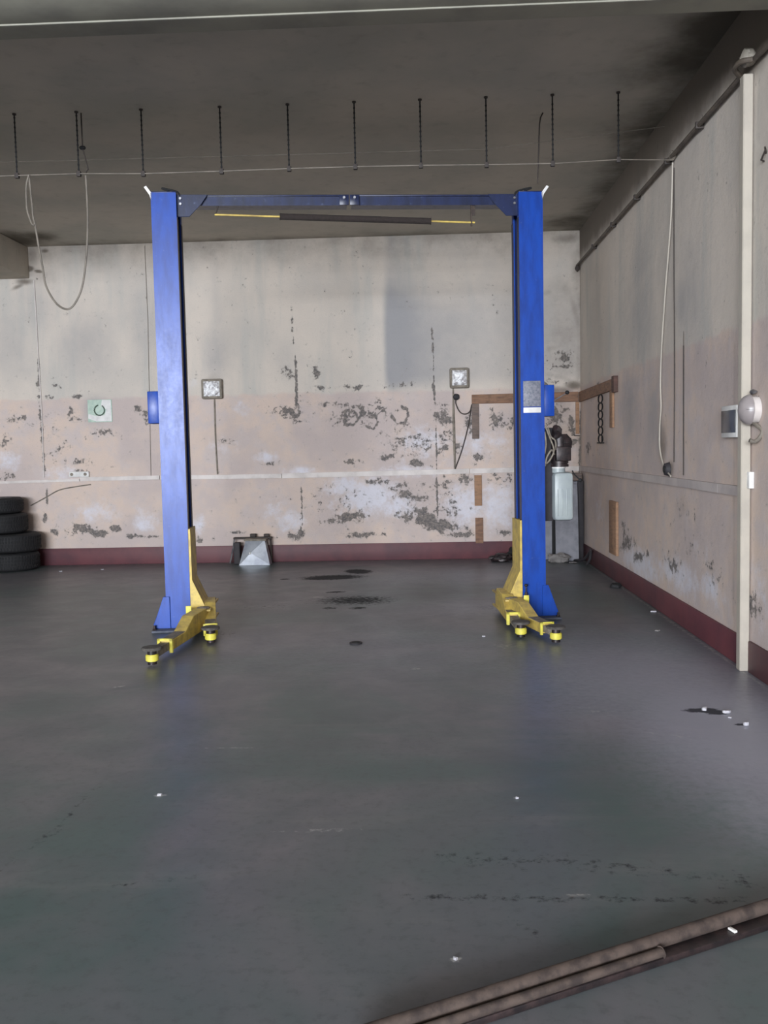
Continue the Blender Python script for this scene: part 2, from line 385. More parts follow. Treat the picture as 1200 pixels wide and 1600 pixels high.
# panel-joint cracks
bl(PE, [(456, 476), (457, 518)], 1.2, 1.25); bl(PE, [(462, 565), (463, 600), (463, 632)], 2.2, 1.35); bl(PE, [(457, 518), (462, 565)], .9, .75)
bl(PE, [(675, 512), (676, 530)], 1.6, 1.3); bl(PE, [(676, 530), (678, 612)], 1.3, 1.1); bl(PE, [(677, 600), (679, 616)], 2.2, 1.35)
bl(PE, [(679, 616), (682, 700), (683, 740), (684, 810)], 1.2, 1.12); bl(PE, [(682, 745), (684, 805)], 1.8, 1.2)
bl(PE, [(59, 550), (62, 610)], 2.0, 1.1); bl(PE, [(73, 762), (74, 790)], 1.8, 1.25); bl(PE, [(61, 620), (70, 740)], 2.8, .9)
bl(PE, [(470, 755), (472, 820), (468, 838)], 1.6, 1.0); bl(PE, [(908, 640), (907, 690), (905, 740)], 2.4, 1.3); bl(PE, [(908, 470), (910, 520)], 3, .9)
for pts in [[(868, 470), (885, 462), (905, 468)], [(862, 500), (878, 488), (905, 496)], [(870, 520), (888, 528), (906, 522)], [(858, 545), (880, 540), (906, 552)], [(880, 450), (895, 480), (884, 510), (898, 540)], [(850, 458), (858, 456)], [(855, 585), (880, 590), (905, 604)]]:
    bl(SO, pts, 7, .42)
for a in [(575, 775, 55, 34, 1.0), (540, 760, 40, 22, .9), (640, 735, 60, 14, .7), (620, 790, 40, 20, .9), (660, 690, 50, 30, .75), (725, 790, 40, 40, .9), (780, 790, 30, 46, .9),
          (740, 690, 40, 30, .6), (780, 690, 30, 26, .6), (455, 815, 30, 20, .8), (415, 715, 20, 12, .8), (470, 735, 30, 8, .8), (345, 700, 26, 20, .5), (310, 820, 14, 18, .8),
          (150, 800, 40, 20, .7), (225, 815, 26, 20, .8), (100, 740, 40, 16, .6), (10, 720, 30, 20, .7), (380, 640, 20, 14, .5), (300, 600, 20, 10, .4), (430, 800, 26, 26, .6)]:
    bs(WH, *a)
# greyer plaster patches above the band
for a in [(735, 560, 50, 60, .3, 0, 4), (722, 500, 60, 90, .35), (335, 560, 26, 60, .55), (338, 470, 12, 120, .35), (132, 540, 60, 60, .55), (60, 480, 60, 70, .4), (230, 520, 40, 90, .45), (20, 540, 40, 80, .45), (440, 570, 30, 30, .3), (148, 640, 22, 26, .7)]:
    bs(CO, *a)
def sst(x, a, b):
    t = np.clip((x-a)/(b-a), 0, 1); return t*t*(3-2*t)
ux = bw(602, 520).x                                       # greyer tone right of a soft vertical edge, fading to the right
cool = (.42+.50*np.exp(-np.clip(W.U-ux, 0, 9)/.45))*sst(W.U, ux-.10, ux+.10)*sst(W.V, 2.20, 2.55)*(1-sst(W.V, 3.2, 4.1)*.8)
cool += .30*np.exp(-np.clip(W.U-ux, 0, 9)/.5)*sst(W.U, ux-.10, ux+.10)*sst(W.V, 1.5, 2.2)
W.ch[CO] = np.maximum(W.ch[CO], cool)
# shade painted in below the ceiling; soot in the corner, round the beam end
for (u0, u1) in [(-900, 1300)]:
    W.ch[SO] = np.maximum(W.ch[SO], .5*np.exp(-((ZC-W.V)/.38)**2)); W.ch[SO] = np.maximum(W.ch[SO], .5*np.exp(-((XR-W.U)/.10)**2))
for a in [(885, 372, 40, 12, .7), (885, 500, 34, 110, .42, 0, 3), (880, 660, 34, 70, .42, 0, 3), (902, 430, 14, 60, .55), (900, 490, 10, 44, .6, .3), (905, 520, 10, 80, .5), (44, 420, 10, 5, 1.4), (60, 424, 8, 2.5, 1.3, -.2), (40, 440, 16, 6, .9),
          (28, 448, 14, 4, .8, .4), (50, 400, 14, 22, .7), (60, 430, 40, 26, .4), (70, 392, 8, 4, 1.0), (180, 395, 90, 18, .35), (330, 590, 14, 10, .3), (870, 610, 30, 8, .8), (898, 602, 18, 8, .9), (640, 395, 60, 24, .2), (880, 580, 30, 20, .35),
          (118, 690, 40, 10, .2), (905, 725, 20, 20, .4), (912, 800, 6, 60, .5)]:
    bs(SO, *a)
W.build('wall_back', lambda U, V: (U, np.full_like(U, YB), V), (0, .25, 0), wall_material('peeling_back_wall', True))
# --- right wall
W = WearLight(YF, YB, 0, ZC, .026)
def rs(c, px, py, ru, rv, k=1.0, ang=0, p=2):            # radii in metres here
    q = rw(px, py); W.spot(c, q.y, q.z, ru, rv, k, ang, p)
def rl(c, pts, wm, k=1.0): W.line(c, [(rw(*p).y, rw(*p).z) for p in pts], wm, k)
for a in [(980, 850, .35, .08, 1.0, -.2), (1000, 870, .3, .06, 1.0, -.2), (975, 830, .2, .12, .7), (1050, 880, .3, .1, .75), (1012, 865, .06, .04, 1.2), (1110, 890, .2, .15, .5), (1180, 950, .2, .12, .75),
          (935, 600, .3, .03, .6), (1075, 820, .3, .3, .35), (920, 700, .25, .1, .7), (1165, 700, .1, .2, .4)]: rs(PE, *a)
for a in [(1000, 880, .9, .2, .95), (1060, 900, .7, .16, .9), (1110, 920, .4, .12, .8), (935, 800, .5, .3, .5), (1185, 930, .3, .3, .5), (1090, 860, .5, .2, .4)]: rs(WH, *a)
for a in [(1000, 500, .7, .8, .5), (1080, 450, .5, .6, .4), (985, 640, .5, .5, .6), (1020, 650, .35, .5, .6), (1065, 470, .25, .3, .5), (1000, 760, .7, .3, .45), (1000, 420, .5, .5, .5)]: rs(CO, *a)
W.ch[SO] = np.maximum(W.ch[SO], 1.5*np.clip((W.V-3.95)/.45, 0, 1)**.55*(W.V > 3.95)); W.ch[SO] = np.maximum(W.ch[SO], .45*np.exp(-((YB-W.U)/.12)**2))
for a in [(1035, 690, .16, .22, .7), (1048, 732, .12, .08, .8), (1065, 790, .25, .12, .4), (1180, 60, .4, .2, 1.6), (1160, 60, .3, .2, 1.2), (985, 655, .2, .4, .25), (915, 870, .2, .1, 1.0), (960, 640, .15, .3, .2)]: rs(SO, *a)
rl(SO, [(1068, 520), (1068, 742)], .012, 1.2); rl(SO, [(1053, 300), (1053, 725)], .012, .6); rl(SO, [(966, 430), (966, 600)], .015, .35)  # the line beside the pale cord takes in its painted shadow
rl(SO, [(1148, 540), (1146, 960)], .03, .4)
W.build('wall_right', lambda U, V: (np.full_like(U, XR), U, V), (.25, 0, 0), wall_material('side_wall_plaster', True, 2.326))
# --- ceiling
W = WearLight(XL, XR, YF, YB, .08)
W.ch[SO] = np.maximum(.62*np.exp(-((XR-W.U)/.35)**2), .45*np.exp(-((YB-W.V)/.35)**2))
for (px, py, r, k) in [(1180, 40, .5, 1.5), (20, 375, .5, 1.0), (60, 370, .3, .9), (900, 345, .5, .8), (1030, 200, .5, .9), (1100, 90, .6, .9)]:
    q = fl(px, py, ZC); W.spot(SO, q.x, q.y, r, r, k)
W.build('ceiling', lambda U, V: (U, V, np.full_like(U, ZC)), (0, 0, .25), M['ceil'])
# --- floor
W = WearLight(XL, XR, 0, YB, .025)
DK, LT, BR = 0, 1, 2
def fs(c, px, py, rx, ry, k=1.0, ang=0):                 # radii in metres
    q = fl(px, py); W.spot(c, q.x, q.y, rx, ry, k, ang)
def fln(c, pts, wm, k=1.0): W.line(c, [(fl(*p).x, fl(*p).y) for p in pts], wm, k)
for a in [(520, 902, .42, .22, 1.0, .1), (512, 904, .26, .09, 1.8), (560, 893, .16, .22, 1.3, .5), (525, 925, .12, .06, .9, .2), (445, 905, .06, .04, 1.3), (555, 938, .5, .35, .72), (560, 950, .1, .08, .8), (515, 950, .1, .08, .7),
          (420, 948, .5, .3, .35), (560, 975, .4, .3, .3), (1098, 1110, .10, .04, 1.5), (1120, 1113, .07, .04, 1.6), (1157, 1132, .04, .02, 1.3), (980, 930, .6, .9, .25), (770, 950, .3, .3, .4), (350, 990, .3, .2, .4)]: fs(DK, *a)
fln(DK, [(690, 1340), (860, 1346), (1000, 1358), (1180, 1380)], .10, .40); fln(DK, [(640, 1402), (900, 1404), (1180, 1408)], .035, .5); fln(DK, [(100, 1290), (0, 1360)], .03, .42)
fln(DK, [(170, 1385), (310, 1370)], .02, .45); fln(DK, [(790, 1430), (850, 1465)], .02, .5); fln(DK, [(150, 1230), (60, 1320)], .03, .4)
fln(LT, [(60, 1173), (200, 1171), (400, 1168)], .008, .62); fln(LT, [(200, 1171), (280, 1170)], .010, .8); fln(LT, [(390, 1300), (520, 1298)], .02, .5)
for a in [(497, 933, .09, .03, 1.0), (185, 1073, .12, .02, .75, .6), (250, 1243, .04, .02, 1.0), (808, 1247, .02, .02, 1.0), (712, 1500, .02, .015, 1.2), (650, 1045, .06, .05, .7), (790, 1010, .25, .15, .5), (930, 1110, .25, .1, .45, -.5),
          (1060, 1150, .3, .1, .45, -.4), (900, 1400, .1, .02, .7), (520, 1297, .2, .06, .5)]: fs(LT, *a)
for a in [(1000, 1060, .9, 1.6, .8), (1120, 1130, .6, 1.5, 1.0), (700, 900, 1.3, .9, .55), (740, 950, .8, .7, .5), (1180, 1250, .3, .7, .6), (850, 900, .8, .7, .3)]: fs(BR, *a)  # daylit patch painted into the floor, right side and far middle
fs(BR, 600, 1010, 2.2, 1.6, .35)  # broad weak part of the painted daylight
# pale line of dust where floor meets the walls
W.ch[LT] = np.maximum(W.ch[LT], .62*np.exp(-((YB-.05-W.V)/.045)**2)); W.ch[LT] = np.maximum(W.ch[LT], .6*np.exp(-((XR-.05-W.U)/.035)**2))
FM = floor_material(); W.build('floor', lambda U, V: (U, V, np.zeros_like(U)), (0, 0, -.2), FM)
struct(MB().box(XL, XR, YF, 0, -.2, 0).build('floor_near', FM, smooth=0))
# --- walls out of view
MB().box(XL-.25, XL, YF, YB, 0, ZC).build('wall_left', M['concrete'], smooth=0)
struct(bpy.data.objects['wall_left'])
fw = MB(); fw.box(XL, GX0, YF-.25, YF, 0, ZC); fw.box(GX1, XR, YF-.25, YF, 0, ZC); fw.box(GX0, GX1, YF-.25, YF, GZ1, ZC); fw.box(GX0, GX1, YF-.25, YF, 0, GZ0)
struct(fw.build('wall_front', M['concrete'], smooth=0))
# --- beams
b = MB().box(XL, XR-.002, 4.88, 5.39, 3.95, ZC-.002, .01)
b.box(XL, 1.36, 5.195, 5.215, 3.942, 3.952, .002)
struct(b.build('trim_1', M['concrete']))
struct(MB().box(XL+.002, -5.32, 5.40, YB-.002, 3.975, ZC-.002, .015).build('trim_2', M['ceil']))
# --- baseboards
struct(MB().box(XL, XR-.03, YB-.022, YB+.001, .001, .235, .004).build('baseboard_back', M['maroon']))
struct(MB().box(XR-.022, XR+.001, 6.21, YB-.0, .001, .21, .004).build('baseboard_right', M['maroon']))
struct(MB().box(XR-.022, XR+.001, YF, 6.13, .001, .21, .004).build('baseboard_right_near', M['maroon']))
# --- square post against the right wall
p = MB(); p.prism([(2.122, 6.14), (2.186, 6.14), (2.186, 6.215), (2.122, 6.215)], 'z', .002, 3.90, .006)
tag(p.build('square_post', M['cream']), 'cream painted square post standing against the right wall, floor to pipe height', 'post')

# ------------------------------------------------------------------ the two-post lift
A = math.radians(6.17)
L = thing('vehicle_lift', 'blue two-post car lift with yellow swing arms and overhead beam', 'car lift', (-.56, 7.97, 0), A)
H_ = 3.735; XI, XO, DP = 1.465, 1.675, .30
def column(sx):
    def X(a, b): return (min(a*sx, b*sx), max(a*sx, b*sx))
    c = MB()
    prof = [(XO, 0), (XI, 0), (XI, .075), (XI+.010, .075), (XI+.010, .010), (XO-.010, .010), (XO-.010, DP-.010), (XI+.010, DP-.010), (XI+.010, DP-.075), (XI, DP-.075), (XI, DP), (XO, DP)]
    c.prism([(u*sx, v) for u, v in prof], 'z', .022, H_)
    o = c.build('column', M['blue'], L, 30)
    MB().box(*X(XI-.06, XO+.115), -.10, DP+.10, .001, .020, .004).build('base_plate', M['plate'], o)
    for y in (-.012, DP):
        # gusset against the side wall of the column, sloping to the floor
        g = MB().prism([(XO*sx, .024), ((XO+.105)*sx, .024), ((XO+.105)*sx, .06), ((XO+.02)*sx, .30), ((XO-.035)*sx, .30), ((XO-.035)*sx, .024)], 'y', y-.006, y+.006, .002)
        g.build('gusset', M['blue'], o)
    f = MB().prism([(XO+.002, .024), (XO+.10, .024), (XO+.10, .05), (XO+.002, .29)], 'y', -.02, -.010)
    f.b.free()
    g = MB()
    pts = [((XO+.001)*sx, .3), ((XO+.108)*sx, .04)]
    g.prism([((XO+.001)*sx, .30), ((XO+.016)*sx, .30), ((XO+.112)*sx, .06), ((XO+.112)*sx, .022), ((XO+.10)*sx, .022), ((XO+.10)*sx, .056)], 'y', 0.0, DP, .002)
    g.build('gusset', M['blue'], o)
    for (bx, by) in ((XO+.095, -.055), (XO+.095, DP+.055), (XI-.03, -.06)):
        q = MB(); q.cyl((bx*sx, by, .02), (bx*sx, by, .034), .018, n=6); q.cyl((bx*sx, by, .034), (bx*sx, by, .06), .010, n=12)
        q.build('anchor_bolt', M['oily'], o)
    for y in (0.0, DP-.075):
        MB().box(*X(XI-.004, XI), y+.003, y+.072, .03, H_-.21).build('grime_shade_strip', M['grime'] if sx < 0 else M['navy'], o)  # added strips: brown grime on the left, painted shade in navy on the right
    # slide rails and cylinder seen inside the channel
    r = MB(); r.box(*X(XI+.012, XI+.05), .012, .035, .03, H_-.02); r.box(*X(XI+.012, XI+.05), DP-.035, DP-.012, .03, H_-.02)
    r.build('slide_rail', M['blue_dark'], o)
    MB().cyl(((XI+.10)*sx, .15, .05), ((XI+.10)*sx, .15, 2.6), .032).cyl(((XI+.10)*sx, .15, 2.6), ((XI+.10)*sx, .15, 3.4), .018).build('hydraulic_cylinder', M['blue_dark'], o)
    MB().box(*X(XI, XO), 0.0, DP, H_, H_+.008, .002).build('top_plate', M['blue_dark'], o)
    # small pale tab bent up at the outer top corner
    MB().sheet([((XO-.005)*sx, 0, H_-.07), ((XO+.010)*sx, 0, H_-.02), ((XO+.055)*sx, 0, H_+.045), ((XO+.035)*sx, 0, H_+.055), ((XO-.01)*sx, 0, H_-.005)], (0, 1, 0), .012).build('corner_tab', M['white'], o)
    # safety lock cover on the outer side
    k = MB().box(*X(XO, XO+.098), .03, .24, 1.80, 2.075, .006)
    cv = k.build('lock_cover', M['blue'], o)
    return o
colL, colR = column(-1), column(1)
# data plate and white strip on the right column
MB().box(1.487, 1.642, -.005, -.001, 1.885, 2.11, .001).build('data_plate', M['label'], colR)['label'] = 'faded grey data plate'
MB().box(1.487, 1.642, -.006, -.001, 1.832, 1.878, .001).build('white_strip', M['white'], colR)['label'] = 'bright white sticker strip'
q = MB().cyl((XO+.09, .02, 1.935), (XO+.185, -.05, 1.995), .005, n=8).build('release_lever', M['steel'], colR)
MB().lump((XO+.19, -.054, 2.0), .019, .019, .019, 5, 2, .05).build('lever_knob', M['black'], colR)
# overhead beam in two halves
for s_ in (-1, 1):
    bm = MB()
    x0, x1 = (-XI+.01, -.02) if s_ < 0 else (.02, XI-.01)
    zb = H_-.005
    y0, y1 = .08, .22
    bm.prism([(y0, zb-.085), (y1, zb-.085), (y1, zb-.078), (y0+.008, zb-.078), (y0+.008, zb-.008), (y1, zb-.008), (y1, zb), (y0, zb), ], 'x', x0, x1)
    bm.box(x0, x1, y0-.02, y0, zb-.012, zb, .002)
    beam = bm.build('overhead_beam', M['blue_beam'], L)
    sx = s_
    MB().prism([((XI)*sx, H_-.005), ((XI-.26)*sx, H_-.005), ((XI-.20)*sx, H_-.09), ((XI-.10)*sx, H_-.19), ((XI)*sx, H_-.19)], 'y', y0-.034, y0-.022, .002).build('end_bracket', M['blue_beam'], beam)
    for dz in (.04, .085):
        MB().cyl(((XI-.03)*sx, y0-.050, H_-dz), ((XI-.03)*sx, y0-.032, H_-dz), .011, n=6).build('bolt', M['steel'], beam)
    MB().box(-.085 if s_ < 0 else .004, -.004 if s_ < 0 else .085, y0-.034, y0-.021, H_-.095, H_-.008, .002).build('splice_plate', M['blue_beam'], beam)
    MB().cyl((s_*.045, y0-.055, H_-.035), (s_*.045, y0-.034, H_-.035), .012, n=6).build('bolt', M['steel'], beam)
    # hose arching over the column top
    pts = catmull([((XO-.16)*sx, .05, H_-.0), ((XO-.14)*sx, .05, H_+.025), ((XO-.09)*sx, .05, H_+.045), ((XO-.0)*sx if 0 else (XI-.0+.10)*sx, .05, H_+.045), ((XI+.0)*sx, .05, H_+.02), ((XI-.03)*sx, .05, H_-.02)], 6)
    MB().tube(pts, .008).build('hose', M['black'], L)
# padded cut-off bar hanging below the beam
bar = MB().tube([(-1.155, .10, 3.575), (1.095, .10, 3.50)], .0085, 10).build('cutoff_bar', M['yellow'], L, 60)
MB().cyl((-.60, .10, 3.557), (.71, .10, 3.513), .027, n=16, bev=.004).build('foam_sleeve', M['foam'], bar)
MB().tube([(-1.12, .10, 3.665), (-1.14, .10, 3.60), (-1.155, .10, 3.575)], .007).build('hanger', M['darkcable'], bar)
MB().box(1.06, 1.072, .088, .112, 3.47, 3.65, .002).box(1.072, 1.10, .096, .104, 3.56, 3.65, .002).build('hanger', M['rust'], bar)
# power unit on the outer side of the right column
pu = MB().box(XO, XO+.10, .12, .14, .86, 1.70, .003).build('mounting_plate', M['darkgrey'], L)
tx = XO+.185
tk = MB(); tk.box(tx-.092, tx+.088, .04, .24, .865, 1.30, .036); tk.cyl((tx-.03, .14, 1.295), (tx-.03, .14, 1.335), .062, n=24)
for i in range(4): tk.box(tx-.065+i*.04, tx-.055+i*.04, .034, .041, .91, 1.15, .003)
tk.build('oil_tank', M['tank'], L)['label'] = 'pale translucent plastic oil tank'
MB().cyl((tx-.03, .14, 1.335), (tx-.03, .14, 1.348), .066, n=24, bev=.002).build('tank_collar', M['white'], pu)
mo = MB(); mo.cyl((tx-.02, .14, 1.37), (tx-.02, .14, 1.64), .082, n=24, bev=.008); mo.cyl((tx-.02, .14, 1.348), (tx-.02, .14, 1.37), .085, n=24)
mo.box(tx-.075, tx+.06, .02, .08, 1.40, 1.53, .01); mo.lump((tx+.035, .09, 1.56), .05, .05, .07, 3, 2, .3); mo.lump((tx-.05, .1, 1.64), .05, .05, .08, 9, 2, .3)
for i in range(6): mo.cyl((tx-.02, .14, 1.385+i*.028), (tx-.02, .14, 1.391+i*.028), .084, n=24)
motor = mo.build('pump_motor', M['oily'], L); motor['label'] = 'oily black pump motor'
MB().lump((tx+.03, .05, 1.47), .032, .02, .028, 12, 2, .2).build('valve_block', M['steel'], motor)
for pts in [[(XO+.01, .02, 1.72), (XO+.05, .0, 1.60), (XO+.08, -.01, 1.50), (XO+.05, .0, 1.42), (XO+.02, .02, 1.38)],
            [(XO+.01, .03, 1.36), (XO+.02, .0, 1.44), (XO+.06, -.01, 1.50), (XO+.09, .02, 1.46)],
            [(XO+.005, .02, 1.66), (XO+.012, .0, 1.56), (XO+.005, .02, 1.47)],
            [(XO+.04, .04, 1.70), (XO+.06, .02, 1.62), (XO+.10, .02, 1.58), (XO+.11, .04, 1.50)]]:
    MB().tube(catmull(pts, 6), .0075).build('hose', M['dust'], motor)
MB().tube(catmull([(tx+.09, .1, 1.31), (tx+.10, .08, 1.28), (tx+.15, .08, 1.23)], 5), .006).lump((tx+.155, .08, 1.225), .018, .018, .018, 2, 2, .1).build('breather_hose', M['black'], motor)
# carriages
def carriage(sx):
    c = MB()
    c.prism([(x*sx, z) for x, z in [(XI+.012, .885), (XI-.018, .885), (XI-.020, .44), (XI-.115, .19), (XI-.115, .075), (XI+.012, .075)]], 'y', .08, DP-.08, .003)
    # front flange plate of the carriage
    c.prism([(x*sx, z) for x, z in [(XI-.003, .885), (XI-.022, .885), (XI-.024, .44), (XI-.135, .19), (XI-.135, .10), (XI-.003, .10)]], 'y', -.012, .010, .002)
    c.prism([(x*sx, z) for x, z in [(XI-.003, .885), (XI-.022, .885), (XI-.024, .44), (XI-.135, .19), (XI-.135, .10), (XI-.003, .10)]], 'y', DP-.010, DP+.012, .002)
    c.prism([(x*sx, z) for x, z in [(XI-.018, .885), (XI-.022, .885), (XI-.024, .44), (XI-.135, .19), (XI-.131, .19), (XI-.018, .45)]], 'y', .0, DP, 0)
    o = c.build('carriage', M['yellow'], L, 30)
    # pivot housing: upper and lower lugs front and rear
    h = MB()
    for z in (.055, .185):
        a_, b_ = sorted(((XI-.19)*sx, (XI-.01)*sx)); h.box(a_, b_, -.16, DP+.16, z, z+.016, .003)
    h.build('pivot_plate', M['yellow'], o)
    for y in (-.09, DP+.09):
        k = MB().cyl(((XI-.12)*sx, y, .03), ((XI-.12)*sx, y, .215), .034, n=20, bev=.003).cyl(((XI-.12)*sx, y, .203), ((XI-.12)*sx, y, .213), .055, n=24, bev=.002)
        k.build('pivot_pin', M['dust'], o)
    t_ = MB(); a_, b_ = sorted(((XI-.035)*sx, (XI+.012)*sx)); t_.box(a_, b_, -.20, -.185, .17, .245, .003)
    t_.build('lock_tab', M['yellow_bright'], o)
    if sx > 0:
        MB().cyl(((XI+.02)*sx, -.05, .20), ((XI+.02)*sx, -.05, .30), .006).lump(((XI+.02)*sx, -.05, .31), .016, .016, .014, 4, 2, .05).cyl(((XI+.02)*sx, -.05, .205), ((XI+.02)*sx, -.05, .245), .013).build('lock_pin', M['oily'], o)
    return o
carriage(-1); carriage(1)
# swing arms
def arm(P, Q, tall, slope, sleeve, wd=.10, pad_r=.060, top=.215):
    """P pivot, Q pad centre (lift coordinates); tall/slope/sleeve = distances along the arm where each section ends"""
    P, Q = Vector((*P, 0)), Vector((*Q, 0)); d = Q-P; Ln = d.length; ang = math.atan2(d.y, d.x)
    mt = Matrix.Translation(P) @ Matrix.Rotation(ang, 4, 'Z'); h = wd/2
    s = MB()
    z0, zl = .045, .125
    prof = [(-.02, z0+.03), (-.02, .18), (.05, .182), (.07, top), (tall, top), (slope, zl), (sleeve, zl), (sleeve, z0)]
    prof += [(.05, z0)]
    s.prism(prof, 'y', -h, h, .004, mt)
    o = s.build('swing_arm', M['yellow'], L, 25)
    # worn dusty top of the low sleeve, the inner extension and its end collar
    MB().box(slope-.01, sleeve-.004, -h+.006, h-.006, zl, zl+.003, 0, mt).build('worn_top', M['dust'], o)
    e = MB().box(sleeve-.04, Ln-.02, -h+.018, h-.018, z0+.012, zl-.014, .003, mt); e.build('extension', M['dust'], o)
    c = MB(); c.box(sleeve-.006, sleeve+.012, -h-.008, -h+.012, z0-.01, zl+.012, .002, mt); c.box(sleeve-.006, sleeve+.012, h-.012, h+.008, z0-.01, zl+.012, .002, mt)
    c.box(sleeve-.006, sleeve+.012, -h-.008, h+.008, zl, zl+.012, .002, mt); c.build('end_collar', M['yellow_bright'], o)
    k = Q
    MB().cyl((k.x, k.y, .035), (k.x, k.y, .085), pad_r*.78, n=28, bev=.006).build('pad_socket', M['yellow_bright'], o)
    MB().cyl((k.x, k.y, .012), (k.x, k.y, .125), .034, n=20).build('pad_screw', M['oily'], o)
    MB().cyl((k.x, k.y, .118), (k.x, k.y, .138), pad_r*1.25, n=32, bev=.005).build('lifting_pad', M['rubber'], o)
    return o
arm((1.345, -.09), (1.495, -1.035), .27, .50, .78)                    # right column, front
arm((1.345, .39), (1.270, -.80), .42, .62, .80, top=.235)             # right column, rear, swung forward
arm((-1.345, -.09), (-1.565, -1.30), .40, .62, .95)                   # left column, front
arm((-1.345, .39), (-1.225, -.60), .36, .60, .84, top=.235)           # left column, rear

# ------------------------------------------------------------------ rods, wires and cables under the ceiling
RY = 7.74
names = ['leftmost', 'second from the left', 'third from the left', 'fourth from the left', 'fifth from the left', 'fifth from the right',
         'fourth from the right', 'third from the right', 'second from the right', 'nearest the side wall']
tops = [22, 119, 220, 343, 449, 553, 656, 759, 863, 966]; bots = [(24, 275), (125, 272), (222, 272), (350, 268), (455, 264), (558, 261), (659, 259), (762, 258), (868, 256), (967, 250)]
topy = [175, 172, 168, 165, 160, 158, 155, 151, 150, 146]
for i in range(10):
    a = at(tops[i], topy[i], RY); b = at(*bots[i], RY)
    t = thing('hanging_rod', 'thin black threaded ceiling rod, '+names[i], 'rod', (a.x, RY, b.z), 0, 'threaded rods hanging from the ceiling')
    r = MB().cyl((0, 0, 0), (b.x*0, 0, ZC-b.z-.001), .006, n=8)
    for k in range(12): r.cyl((0, 0, .03+k*.04), (0, 0, .042+k*.04), .0085, n=8)
    r.build('rod_shaft', M['black'], t)
    MB().box(-.017, .017, -.017, .017, -.02, .022, .003).build('clamp', M['darkcable'], t)
    MB().cyl((0, 0, ZC-b.z-.012), (0, 0, ZC-b.z-.001), .016, n=12).build('ceiling_washer', M['darkcable'], t)
pts = [(XL+.01, RY, 3.885)]+[(at(*b, RY).x, RY-.012, at(*b, RY).z) for b in bots]+[tuple(rw(1052, 250, .03))]
tag(MB().tube(pts, .0045, 6).build('support_wire', M['cable']), 'thin pale wire strung along the lower ends of the ceiling rods', 'wire')
pts = [(XL+.01, 8.3, 4.24), tuple(at(60, 252, 8.3)), tuple(at(400, 243, 8.3)), tuple(at(760, 233, 8.3)), (XR-.002, 8.3, 4.30)]
tag(MB().tube(pts, .0025, 6).build('support_wire', M['cable']), 'faint thin wire just below the ceiling behind the row of rods', 'wire')
a = at(137, 238, 7.9); b = at(134, 273, 7.75)
t = thing('wire_hook', 'short bent hook with a black knob beside the second ceiling rod', 'hook', (b.x, b.y, b.z))
MB().tube([(0, -.01, .005), (.015, .02, .05), (a.x-b.x, .03, a.z-b.z), (a.x-b.x, .03, ZC-b.z-.001)], .006).build('hook_rod', M['darkcable'], t)
MB().lump((a.x-b.x, .03, a.z-b.z), .028, .02, .018, 3, 2, .2).build('knob', M['black'], t)
a = at(843, 206, 8.15); b = at(840, 286, 8.15)
tag(MB().tube([(a.x+.03, 8.15, ZC-.001), (a.x+.01, 8.15, ZC-.04), (a.x, 8.15, ZC-.10), (b.x, 8.15, b.z)], .006).build('bent_rod', M['darkcable']), 'thin bent dark rod hanging from the ceiling above the right lift column', 'rod')
# hanging loop at the left
YC = 7.75
lp = [(45, 273), (49, 310), (52, 340), (55, 353), (61, 388), (67, 420), (72, 447), (87, 473), (103, 483), (115, 477), (127, 453), (133, 420), (136, 383), (137, 347), (136, 310), (134, 274)]
t = thing('hanging_cable', 'thin cable hanging from the ceiling wire in a deep loop, left of the lift', 'cable')
MB().tube(catmull([at(x, y, YC-.04) for x, y in lp], 6), .0085).build('cable_loop', M['cable'], t)
MB().tube(catmull([at(x, y, YC-.05) for x, y in [(45, 273), (41, 292), (42, 325), (46, 340), (50, 350), (54, 352)]], 6), .008).build('cable_tail', M['cable'], t)
# pipe along the right wall below the ceiling
PX = XR-.040
def pr(px, py): return rw(px, py, .030)
a, b = pr(907, 411), pr(1150, 143)
zt = 3.935
pts = [(PX, YB-.03, zt), (PX, 8.1, zt), (PX, 6.33, zt), (PX-.01, 6.28, zt), (2.085, 6.20, zt+.015), (2.082, 6.12, zt+.02), (2.10, 6.07, zt+.015), (PX-.012, 6.04, zt+.01), (PX, 5.98, zt+.01), (PX, 5.40, zt), (PX, 2.0, zt)]
t = thing('conduit_pipe', 'brown pipe running along the right wall below the ceiling', 'pipe')
cp = MB().tube(catmull(pts[:3], 3)[:-1]+catmull(pts[2:], 4), .018, 10).build('pipe_run', M['pipe'], t)
for y in (7.2, 8.08, 9.2, 10.3, 11.4): MB().box(PX-.024, XR-.001, y-.015, y+.015, zt-.026, zt+.026, .003).build('pipe_clip', M['darkcable'], t)
MB().lump((PX, YB-.06, zt-.04), .03, .03, .05, 8, 2, .3).build('pipe_end_plug', M['darkcable'], t)
tag(MB().lump((2.155, 6.15, 4.0), .05, .06, .055, 15, 3, .2).build('plaster_lump', M['cream']), 'pale plaster lump above the top of the cream square post', 'plaster')
